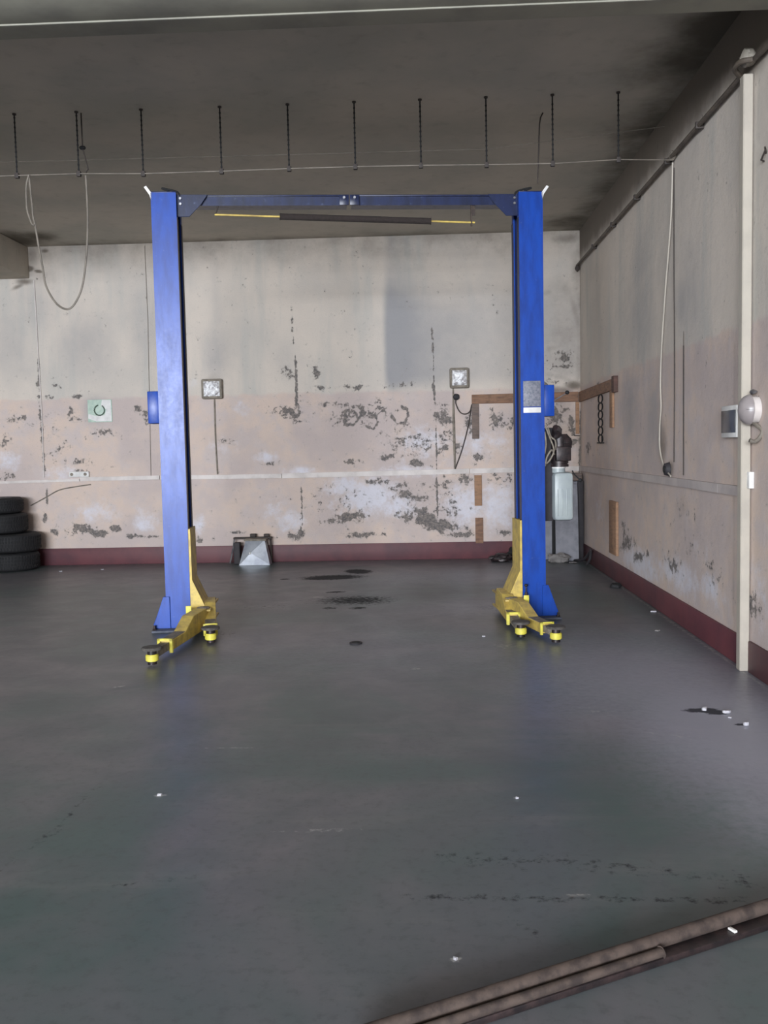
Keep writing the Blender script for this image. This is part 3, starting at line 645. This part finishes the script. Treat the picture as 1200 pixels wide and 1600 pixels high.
# pale cord hanging down the right wall
pts = [rw(x, y, .02) for x, y in [(1051, 254), (1049, 330), (1044, 400), (1040, 450), (1034, 540), (1032, 600), (1033, 635), (1031, 665), (1031, 700), (1037, 727), (1048, 744)]]
t = thing('wall_cable', 'pale thin cord hanging down the right wall from the brown pipe', 'cord')
MB().tube(catmull(pts, 5), .0075, 8).build('cord', M['cream'], t)
MB().lump(tuple(rw(1051, 243, .03)), .03, .045, .04, 6, 2, .2).build('knot', M['cable'], t)
tag(MB().tube(catmull([rw(x, y, .008) for x, y in [(1053, 262), (1053, 420), (1054, 560), (1053, 722)]], 4), .0045, 6).build('thin_cable', M['darkcable']), 'thin dark cable dropping straight down beside the pale hanging cord, its upper part standing in for shadow', 'cable')  # upper length drawn in for the dark shadow line of the cord
tag(MB().tube([rw(1068, 540, .006), rw(1068, 742, .006)], .005, 6).build('thin_cable', M['darkcable']), 'short dark cable just right of the round black socket on the side wall', 'cable')
c = rw(1046, 733, 0)
t = thing('round_socket', 'round dark socket on the side wall where the pale cord ends', 'socket', tuple(c))
MB().cyl((-.001, 0, 0), (-.045, 0, 0), .062, .050, 24, .006).build('socket_body', M['darkgrey'], t)
MB().cyl((-.045, 0, 0), (-.052, 0, 0), .030, n=20).build('socket_face', M['black'], t)

# ------------------------------------------------------------------ trunking
def strip(name, pts, hh, th, mat, axis, parent=None):
    b = MB()
    n = len(pts)
    V = []
    for i, (u, z) in enumerate(pts):
        for dz in (-hh/2, hh/2):
            for off in (0, th):
                V.append(b.b.verts.new((u, YB-off-.0005, z+dz) if axis == 'b' else (XR-off-.0005, u, z+dz)))
    for i in range(n-1):
        a, c = 4*i, 4*(i+1)
        for j, k in ((0, 1), (1, 3), (3, 2), (2, 0)): b.b.faces.new((V[a+j], V[a+k], V[c+k], V[c+j]))
    b.b.faces.new((V[0], V[1], V[3], V[2])); b.b.faces.new([V[4*(n-1)+j] for j in (0, 2, 3, 1)])
    return b.build(name, mat, parent, 20)
bt = thing('cable_trunking', 'dirty white cable trunking running level across the back wall', 'trunking', (0, 0, 0))
P_ = [bw(x, y) for x, y in [(-60, 756), (60, 752), (125, 750)]]; strip('trunking_length', [(p.x, p.z) for p in P_], .035, .025, M['greyw'], 'b', bt)
P_ = [bw(x, y) for x, y in [(126, 748.5), (205, 747), (250, 746)]]; strip('trunking_length', [(p.x, p.z) for p in P_], .055, .03, M['greyw'], 'b', bt)
P_ = [bw(x, y) for x, y in [(251, 746), (350, 745), (440, 743.5)]]; strip('trunking_length', [(p.x, p.z) for p in P_], .058, .03, M['greyw'], 'b', bt)
P_ = [bw(x, y) for x, y in [(441, 743.5), (600, 739.5), (733, 736)]]; strip('trunking_length', [(p.x, p.z) for p in P_], .068, .032, M['greyw'], 'b', bt)
P_ = [bw(x, y) for x, y in [(734, 736), (820, 733.5), (904, 732)]]; strip('trunking_length', [(p.x, p.z) for p in P_], .065, .032, M['greyw'], 'b', bt)
rt = thing('cable_trunking', 'grey painted cable trunking sloping away along the right wall', 'trunking', (0, 0, 0))
wallgrey = plain('painted_over_trunking', (190, 180, 176), .7, 0, (172, 162, 160), 4, .15)
for (y0, y1) in [(6.26, 6.75), (6.755, 8.6), (8.605, 10.4), (10.405, 12.54)]:
    zz = lambda y: 1.205+(y-6.2)*(.012/6.3)
    strip('trunking_length', [(y0, zz(y0)), (y1, zz(y1))], .068, .028, wallgrey, 'r', rt)
# vertical pipes on the back wall
tag(MB().tube([bw(x, y, .012) for x, y in [(53, 438), (60, 560), (65, 640), (69, 746)]], .0075, 8).build('wall_conduit', M['greyw']), 'thin vertical conduit down the back wall, left of the green-wreath plate', 'conduit')
tag(MB().tube([bw(x, y, .006) for x, y in [(226, 384), (231, 500), (236, 745)]], .004, 6).build('thin_cable', M['cable']), 'faint thin cable down the back wall just left of the left lift column', 'cable')
tag(MB().tube(catmull([bw(x, y, .008) for x, y in [(142, 757), (115, 761), (92, 766), (72, 777), (48, 790)]], 5), .008, 6).build('loose_cable', M['cable']), 'loose dusty cable curving from the trunking down to the tyres', 'cable')

# foil-covered wall boxes
def foil_box(px, py, wpx, hpx, label):
    c = bw(px, py); k = YB/F; hw, hh = wpx*k/2, hpx*k/2
    t = thing('wall_box', label, 'electrical box', (c.x, YB, c.z), 0, 'foil-faced electrical boxes')
    b = MB().box(-hw, hw, -.08, -.001, -hh, hh, .022); b.build('box_housing', M['rust'] if 0 else M['dust'], t)
    f = MB(); n = 8; i = .035; vv = [[None]*(n+1) for _ in range(n+1)]; r_ = random.Random(int(px))
    for a in range(n+1):
        for d in range(n+1):
            e = 0 if a in (0, n) or d in (0, n) else r_.uniform(.004, .03)
            vv[a][d] = f.b.verts.new((-hw+i+(2*hw-2*i)*a/n, -.081-e, -hh+i+(2*hh-2*i)*d/n))
    for a in range(n):
        for d in range(n): f.b.faces.new((vv[a][d], vv[a+1][d], vv[a+1][d+1], vv[a][d+1]))
    f.build('foil_face', M['foil'], t, 0)
    return t
foil_box(332.5, 608, 33, 31, 'square wall box with a crumpled silver face, right of the left lift column')
foil_box(717.5, 591, 30, 31, 'square wall box with a crumpled silver face, left of the right lift column')
tag(MB().tube([bw(335, 624, .01), bw(337, 690, .01), bw(340, 741, .01)], .011, 8).build('wall_conduit', M['dust']), 'thin conduit below the left silver-faced wall box', 'conduit')
t = thing('wall_conduit', 'grey conduit with a black junction below the right silver-faced wall box', 'conduit')
MB().tube([bw(708, 607, .01), bw(709, 660, .01), bw(711, 734, .01)], [.010, .018, .014], 8).build('conduit_tube', M['dust'], t)
MB().lump(tuple(bw(713, 620, .03)), .045, .03, .045, 4, 2, .15).build('junction', M['darkgrey'], t)
tag(MB().tube(catmull([bw(x, y, .03) for x, y in [(713, 622), (712, 630), (718, 643), (726, 647), (734, 643), (737, 632)]], 6), .008, 6).build('drooping_wire', M['darkcable']), 'short drooping dark wire from the black junction to the brown board', 'wire')
tag(MB().tube(catmull([bw(x, y, .02) for x, y in [(736, 640), (731, 668), (722, 702), (711, 733)]], 6), .008, 6).build('slanting_wire', M['darkcable']), 'slanting dark wire from the brown board down to the trunking', 'wire')
# wreath plate
c = bw(157, 642); k = YB/F
t = thing('wall_plate', 'square white plate with a green wreath ring on the back wall', 'plate', (c.x, YB, c.z))
rp = MB(); r_ = random.Random(4)
rp.box(-.175, .165, -.012, -.001, -.155, .155, .004); rp.build('plate', M['palegreen'], t)
r2 = MB().sheet([(-.165, -.0125, -.04), (-.17, -.0125, -.10), (-.06, -.0125, -.145), (.155, -.0125, -.145), (.15, -.0125, .145), (.03, -.0125, .15), (.015, -.0125, .06), (.09, -.0125, .02), (.06, -.0125, -.06), (-.06, -.0125, -.07)], (0, -1, 0), .003)
r2.build('white_print', M['white'], t)
wr = MB()
for i in range(18):
    a = i/18*2*math.pi+.2
    if 1.2 < a < 1.7: continue
    rr = .070; x, z = rr*math.cos(a)-.008, rr*math.sin(a)+.008
    for sgn in (-1, 1):
        ta = a+math.pi/2+sgn*.6; dx, dz = math.cos(ta)*.020, math.sin(ta)*.020; nx, nz = -math.sin(ta)*.007, math.cos(ta)*.007
        wr.sheet([(x-dx, -.016, z-dz), (x+nx, -.016, z+nz), (x+dx, -.016, z+dz), (x-nx, -.016, z-nz)], (0, -1, 0), .003)
wr.build('wreath_ring', M['green'], t)
# twin socket strip
c = bw(125, 741)
t = thing('socket_strip', 'white double socket strip on the back wall above the trunking', 'socket', (c.x, YB, c.z))
MB().box(-.14, .14, -.045, -.001, -.038, .038, .008).build('socket_housing', M['white'], t)
for x in (-.10, .09): MB().cyl((x, -.044, 0), (x, -.050, 0), .022, n=20).build('socket_face', M['dust'], t)

# ------------------------------------------------------------------ boards on the walls
def bbox(px0, px1, py0, py1, th, off=.0):
    a, b = bw(px0, py0), bw(px1, py1); return (a.x, b.x, YB-off-th, YB-off-.001, b.z, a.z)
rail = MB().prism([(bw(737, 617).x, bw(737, 617).z), (bw(737, 631).x, bw(737, 631).z), (XR-.035, 2.12), (XR-.035, 2.255)], 'y', YB-.035, YB-.001, .004)
tag(rail.build('wall_board', M['wood']), 'long brown wooden board fixed across the back wall into the corner', 'board')
y1 = rw(964, 600).y
rail = MB().prism([(YB-.04, 2.115), (YB-.04, 2.25), (y1+.02, 2.27), (y1+.02, 2.145)], 'x', XR-.032, XR-.001, .004)
t = thing('wall_board', 'brown wooden board along the right wall from the corner, holding the chain', 'board')
rail.build('plank', M['wood'], t)
MB().box(XR-.05, XR-.001, y1-.06, y1+.06, 2.11, 2.29, .005).build('end_cleat', M['woodd'], t)
tag(MB().box(*bbox(737, 748.5, 631, 685.5, .03), .003).build('board_strip', M['woodg']), 'grey weathered strip under the left end of the brown board', 'board')
tag(MB().box(*bbox(741, 753, 742.5, 790, .028), .003).build('board_strip', M['woodo']), 'upright tan strip just below the white trunking', 'board')
tag(MB().box(*bbox(742.5, 755, 809, 848.5, .028), .003).build('board_strip', M['wood']), 'short brown upright strip standing on the maroon skirting', 'board')
tag(MB().box(*bbox(899, 905, 628, 678, .02), .003).build('board_strip', M['woodo']), 'narrow tan strip in the corner below the brown board', 'board')
a, b = bw(903, 680), None
tag(MB().tube([(a.x-.05, YB-.002, a.z), (a.x-.05, YB-.03, a.z-.005), (a.x+.02, YB-.03, a.z-.005)], .006).build('wall_hook', M['darkcable']), 'small dark hook on the wall near the corner', 'hook')
def rbox(px0, px1, pyt, pyb, th):
    ya, yb = rw(px0, pyt).y, rw(px1, pyt).y; pc = (px0+px1)/2
    return (XR-th, XR-.001, yb, ya, rw(pc, pyb).z, rw(pc, pyt).z)
tag(MB().box(*rbox(955.5, 966.5, 783, 866, .03), .003).build('board_strip', M['woodo']), 'upright orange-brown strip low on the right wall', 'board')
tag(MB().box(*rbox(955.5, 960, 610, 668, .024), .003).build('board_strip', M['woodo']), 'upright orange strip hanging below the end of the side board', 'board')
# chain
c = rw(938, 617, .045); zc = c.z
t = thing('hanging_chain', 'dark ladder chain hanging from the side board', 'chain', (c.x, c.y, zc))
zb = rw(938, 692).z
n = 6; Lk = (zc-zb)/n
for i in range(n):
    cz_ = -Lk*(i+.5)
    pts = []
    for k in range(14):
        a = 2*math.pi*k/14; pts.append((0, math.cos(a)*.125, cz_+math.sin(a)*Lk*.54))
    MB().tube(pts, .0085, 6, True).build('link', M['black'], t)
MB().tube([(0, -.19, -Lk*n), (0, .19, -Lk*n)], .008).build('cross_bar', M['black'], t)
MB().tube([(0, -.09, -Lk*n), (0, -.085, -Lk*(n-.8))], .008).build('hook', M['black'], t)
# ------------------------------------------------------------------ right wall fittings
c = rw(1132, 660); yA, yB_ = 6.63, 6.32
zt_, zb_ = rw(1133, 636).z, rw(1133, 684).z
t = thing('breaker_box', 'white breaker box with a smoked window beside the cream post', 'electrical box', (XR, 6.42, (zt_+zb_)/2))
hz = (zt_-zb_)/2; hy = .155
MB().box(-.062, -.001, -hy, hy, -hz, hz, .006).build('box_housing', M['white'], t)
MB().box(-.067, -.062, -hy+.012, hy-.012, -hz*.70, hz*.70, .002).build('window_flap', M['glass'], t)
# bell / lamp
t = thing('wall_lamp', 'oval grey wall lamp with a silver cap, right of the cream post', 'lamp', tuple(rw(1184, 640)))
b = MB(); b.cyl((-.001, 0, 0), (-.05, 0, 0), .085, .085, 28, .005); b.build('lamp_base', M['greyw'], t)
g = MB(); r = bmesh.ops.create_uvsphere(g.b, u_segments=24, v_segments=12, radius=1)
for v in r['verts']: v.co = Vector((-.05+min(v.co.x, 0.0)*.075, v.co.y*.082, v.co.z*.10))
g.build('lamp_globe', plain('frosted_glass', (150, 142, 142), .3, 0, (134, 126, 126), 4, 0), t, 60)
MB().lump((-.03, 0, .115), .022, .035, .016, 3, 2, .2).build('cap', M['steel'], t)
lo = Vector(t.location)
hp = [(-.03, .01, -.08)]+[tuple(at(x, y, 5.98)-lo) for x, y in [(1191, 672), (1187, 684), (1179, 690), (1171, 688)]]
MB().tube(catmull(hp, 6), .014, 10).build('supply_hose', M['cable'], t)
MB().lump(hp[-1], .028, .03, .028, 6, 2, .15).build('plug', M['darkgrey'], t)
c = rw(1175, 750)
t = thing('wall_switch', 'small white switch box beside the cream post', 'switch', (XR, c.y, c.z))
MB().box(-.035, -.001, -.045, .045, -.055, .055, .004).build('switch_plate', M['white'], t)
MB().cyl((-.036, .04, .048), (-.036, .04, .06), .008, n=10).build('screw', M['black'], t)
c = rw(1199, 243)
tag(MB().tube([(XR-.001, c.y+.05, c.z-.02), (XR-.03, c.y+.02, c.z-.02), (XR-.03, c.y-.05, c.z+.02)], .006).tube([(XR-.001, c.y+.02, c.z+.02), (XR-.03, c.y-.04, c.z+.04)], .006).build('wire_stub', M['darkcable']), 'dark wire stub high on the right wall at the picture edge', 'wire')

# ------------------------------------------------------------------ tyres
def tyre(x, y, z0, R, wd, label, rim=False):
    t = thing('tyre', label, 'tyre', (x, y, z0), 0, 'tyres stacked by the back wall')
    h = wd/2; pr_ = [(R*.60, .02), (R*.72, .004), (R*.90, .006), (R*.97, .022), (R, .045), (R, wd-.045), (R*.97, wd-.022), (R*.90, wd-.006), (R*.72, wd-.004), (R*.60, wd-.02), (R*.57, wd-.03), (R*.62, wd-.05), (R*.85, wd*.6), (R*.85, wd*.4), (R*.62, .05), (R*.57, .03)]
    MB().lathe(pr_, (0, 0, 0), 56).build('tyre_body', M['black'], t, 50)
    b = MB()
    for k in range(56):
        a = 2*math.pi*k/56; m_ = Matrix.Rotation(a, 4, 'Z')
        for j in range(4):
            z1 = .035+(wd-.07)*j/4; b.box(R-.004, R+.006, -.014, .012, z1+.004, z1+(wd-.07)/4-.006, 0, m_ @ Matrix.Rotation(.12*(-1)**j, 4, 'X'))
    o = b.build('tread', M['tread'], t, 0); o['kind'] = 'stuff'
    if rim:
        MB().lathe([(R*.60, wd-.035), (R*.57, wd-.012), (R*.54, wd-.02), (R*.52, wd-.07), (R*.12, wd-.09), (R*.12, .06), (R*.50, .05), (R*.56, .03), (R*.58, .05)], (0, 0, 0), 40).build('wheel_rim', M['steel'], t)
    return t
q = at(20, 880, 12.18)
tx0 = q.x
tyre(tx0, 12.18, .0, .345, .250, 'bottom tyre of the black stack by the back wall')
tyre(tx0+.02, 12.17, .252, .355, .255, 'wide second tyre from the bottom of the black stack')
tyre(tx0-.10, 12.16, .509, .315, .265, 'narrower tyre third up in the black stack')
tyre(tx0-.14, 12.16, .776, .305, .215, 'top tyre of the black stack, still on its silver rim', True)

# ------------------------------------------------------------------ things on the floor
# sheet metal hood and low trestle
bp = fl(400, 882); hx = bp.x
t = thing('metal_hood', 'grey sheet metal hood tapering upward, standing against the maroon skirting', 'metal hood', (hx, 12.32, 0))
hd = MB()
B0 = [(-.215, -.10, .002), (.205, -.10, .002), (.205, .10, .002), (-.215, .10, .002)]; T0 = [(-.13, -.03, .325), (.13, -.03, .335), (.13, .10, .335), (-.13, .10, .325)]
vb = [hd.b.verts.new(v) for v in B0]; vt = [hd.b.verts.new(v) for v in T0]
ctr = hd.b.verts.new((-.05, -.105, .17))
hd.b.faces.new((vb[0], vb[1], ctr)); hd.b.faces.new((vb[1], vt[1], ctr)); hd.b.faces.new((vt[1], vt[0], ctr)); hd.b.faces.new((vt[0], vb[0], ctr))
for i in (1, 2, 3): hd.b.faces.new((vb[i], vb[(i+1) % 4], vt[(i+1) % 4], vt[i]))
hd.b.faces.new(vt); hd.b.faces.new(vb[::-1])
hd.build('hood_body', M['galv'], t, 0)
MB().box(-.15, .15, -.045, .11, .325, .350, .004).build('hood_collar', M['dust'], t)
MB().lump((-.06, -.112, .165), .014, .01, .018, 3, 2, .1).build('spout', M['white'], t)
t = thing('metal_trestle', 'low metal trestle with a flat top behind the grey hood', 'trestle', (hx, 12.48, 0))
MB().box(-.33, .20, -.035, .06, .335, .360, .004).build('trestle_top', M['darkcable'], t)
MB().tube([(-.32, 0, .335), (-.34, -.02, .20), (-.385, -.03, .004)], .012).build('leg', M['steel'], t)
MB().tube([(.18, 0, .335), (.19, .0, .004)], .012).build('leg', M['darkcable'], t)
MB().box(-.03, .03, -.02, .05, .362, .40, .004).build('cross_block', M['darkcable'], t) if 0 else None
tag(MB().box(hx-.10, hx-.02, 12.46, 12.53, .362, .405, .006).build('dark_block', M['darkcable']), 'small dark block lying on the left of the trestle top', 'block')
tag(MB().box(hx+.09, hx+.16, 12.46, 12.53, .362, .40, .006).build('dark_block', M['darkcable']), 'small dark block lying on the right of the trestle top', 'block')
b = MB().box(hx-.31, hx-.222, 12.34, 12.44, .002, .30, .012); tag(b.build('dark_bin', M['darkgrey']), 'dark upright bin under the trestle, left of the grey hood', 'bin')
# cabinet and panel in the corner
xa, xb = at(849, 800, 12.3).x, at(912, 800, 12.3).x
t = thing('metal_cabinet', 'dark grey cabinet frame in the corner behind the right lift column', 'cabinet')
MB().box(xa, xb-.06, 12.34, 12.55, .002, 1.05, .006).build('cabinet_body', M['darkgrey'] if 0 else M['grey'], t)
MB().box(xa-.02, xb-.02, 12.30, 12.55, 1.06, 1.16, .008).build('cabinet_top', M['woodg'], t)
MB().box(xb-.075, xb, 12.30, 12.52, .002, 1.055, .004).build('corner_post', M['darkgrey'], t)
MB().box(at(863, 840, 12.3).x, at(867, 840, 12.3).x, 12.29, 12.335, .002, 1.055, .003).build('corner_post', M['black'], t)
xp0, xp1 = at(867, 860, 12.2).x, at(904, 860, 12.2).x
pn = MB().prism([(12.16, .002), (12.19, .002), (12.285, 1.02), (12.255, 1.02)], 'x', xp0+.01, xp1, .004)
tag(pn.build('grey_panel', M['grey']), 'pale grey sheet panel leaning upright in the corner beside the oil tank', 'panel')
q = fl(864, 877); tag(MB().lump((q.x+.06, 12.03, .05), .15, .07, .07, 21, 3, .35).build('plaster_rubble', M['stone']), 'pale lump of crumbled plaster at the foot of the grey panel', 'rubble')
q = fl(895, 880); tag(MB().lump((q.x, q.y-.02, .012), .05, .03, .012, 8, 2, .3).build('plaster_crumb', M['stone']), 'small pale crumb on the floor in front of the corner panel', 'rubble')
q = fl(925, 868); 
tag(MB().tube(catmull([(2.02, 12.1, .012), (2.10, 11.9, .05), (2.15, 11.75, .15), (2.14, 11.6, .20), (2.12, 11.55, .10), (2.09, 11.6, .02)], 6), .018).build('bent_hose', M['darkgrey']), 'short dark bent hose lying against the right wall skirting near the corner', 'hose')
q = fl(783, 878); tag(MB().lump((q.x, q.y+.02, .05), .14, .06, .06, 31, 3, .35).build('dark_rag', M['oily']), 'crumpled black rag on the floor left of the yellow carriage by the back wall', 'rag')
q = fl(806, 874); tag(MB().lump((q.x-.02, q.y+.0, .07), .09, .07, .09, 37, 3, .25).build('dark_canister', M['black']), 'small round black lump beside the crumpled rag', 'rag')
q = fl(778, 877); tag(MB().box(q.x-.07, q.x+.06, q.y-.07, q.y-.055, .002, .016, .003).build('thin_bar', M['steel']), 'thin pale metal bar in front of the black rag', 'bar')
q = fl(962, 918); tag(MB().lump((q.x, q.y, .02), .06, .05, .03, 41, 2, .3).build('dark_clod', M['black']), 'small dark clod on the floor near the right skirting', 'rubble')
q = fl(556, 1005.5); t = thing('floor_cap', 'small dark round cap on the floor between the lift columns', 'cap', (q.x, q.y, 0))
MB().cyl((0, 0, .0015), (0, 0, .010), .052, n=28, bev=.003).build('cap_disc', M['darkgrey'], t); MB().cyl((0, 0, .010), (0, 0, .013), .030, n=20).build('cap_boss', M['black'], t)
def flake(px, py, r, seed, label, mat='flake', h=.006):
    q = fl(px, py); rr = random.Random(seed); b = MB(); n = 9; pts = []
    for i in range(n):
        a = 2*math.pi*i/n; k = r*rr.uniform(.35, .75); pts.append((q.x+math.cos(a)*k*1.4, q.y+math.sin(a)*k, .001))
    b.sheet(pts, (0, 0, 1), h)
    for v in b.b.verts:
        if v.co.z > .002: v.co.z += rr.uniform(0, h*.6)
    tag(b.build('paint_flake', M[mat], None, 0), label, 'debris', 'scraps lying on the floor')
flake(1101, 1110, .022, 1, 'pale curled scrap at the left edge of the dark hole in the floor', h=.012)
flake(1135, 1114, .024, 2, 'pale scrap at the right edge of the dark hole in the floor', h=.010)
flake(1141, 1122, .014, 3, 'thin white scrap just below right of the dark hole in the floor', h=.004)
flake(1165, 1133, .020, 4, 'white scrap on the floor, farthest right', h=.012)
flake(1021, 956, .030, 5, 'white scrap near the middle of the right skirting')
flake(1027, 986, .025, 6, 'faint scrap on the floor right of the lift, below the white skirting scrap', 'stone')
flake(712, 1500, .010, 7, 'tiny white chip on the dark floor in the foreground')
flake(249, 1243, .014, 8, 'small white chip on the floor at the left')
flake(808, 1248, .010, 9, 'tiny pale chip on the floor below the right lift column')
flake(756, 995, .016, 10, 'pale chip on the floor left of the right-hand swing arms')
flake(95, 893, .03, 11, 'small pale chip on the floor right of the tyre stack')
flake(160, 890, .03, 12, 'small pale chip by the maroon skirting at the left')
# rusty rail in the foreground
a, b = fl(1330, 1400), fl(560, 1652); d = (b-a); d.z = 0; ln = d.length; d.normalize(); ang = math.atan2(d.y, d.x)
t = thing('steel_rail', 'rusty steel rail lying across the foreground floor at bottom right', 'rail', (a.x, a.y, 0), ang)
sd = -1 if d.cross(Vector((0, 0, 1))).y > 0 else 1
MB().box(0, ln, -.035, .035, .001, .022, .004).build('rail_base', M['oily'], t)
far = -1; 
MB().cyl((0, far*.022, .042), (ln, far*.022, .042), .022, n=16).build('round_bar', M['rust'], t)
tip = fl(1046, 1514); tl = (tip-a).dot(d)
MB().cyl((tl, .022, .034), (ln, .022, .034), .014, n=14, bev=.004).build('thin_bar', M['rust'], t)
q = (fl(1142, 1462)-a).dot(d); MB().box(q, q+.012, .0, .028, .023, .030, .001, Matrix.Identity(4)).build('white_scratch', M['white'], t)
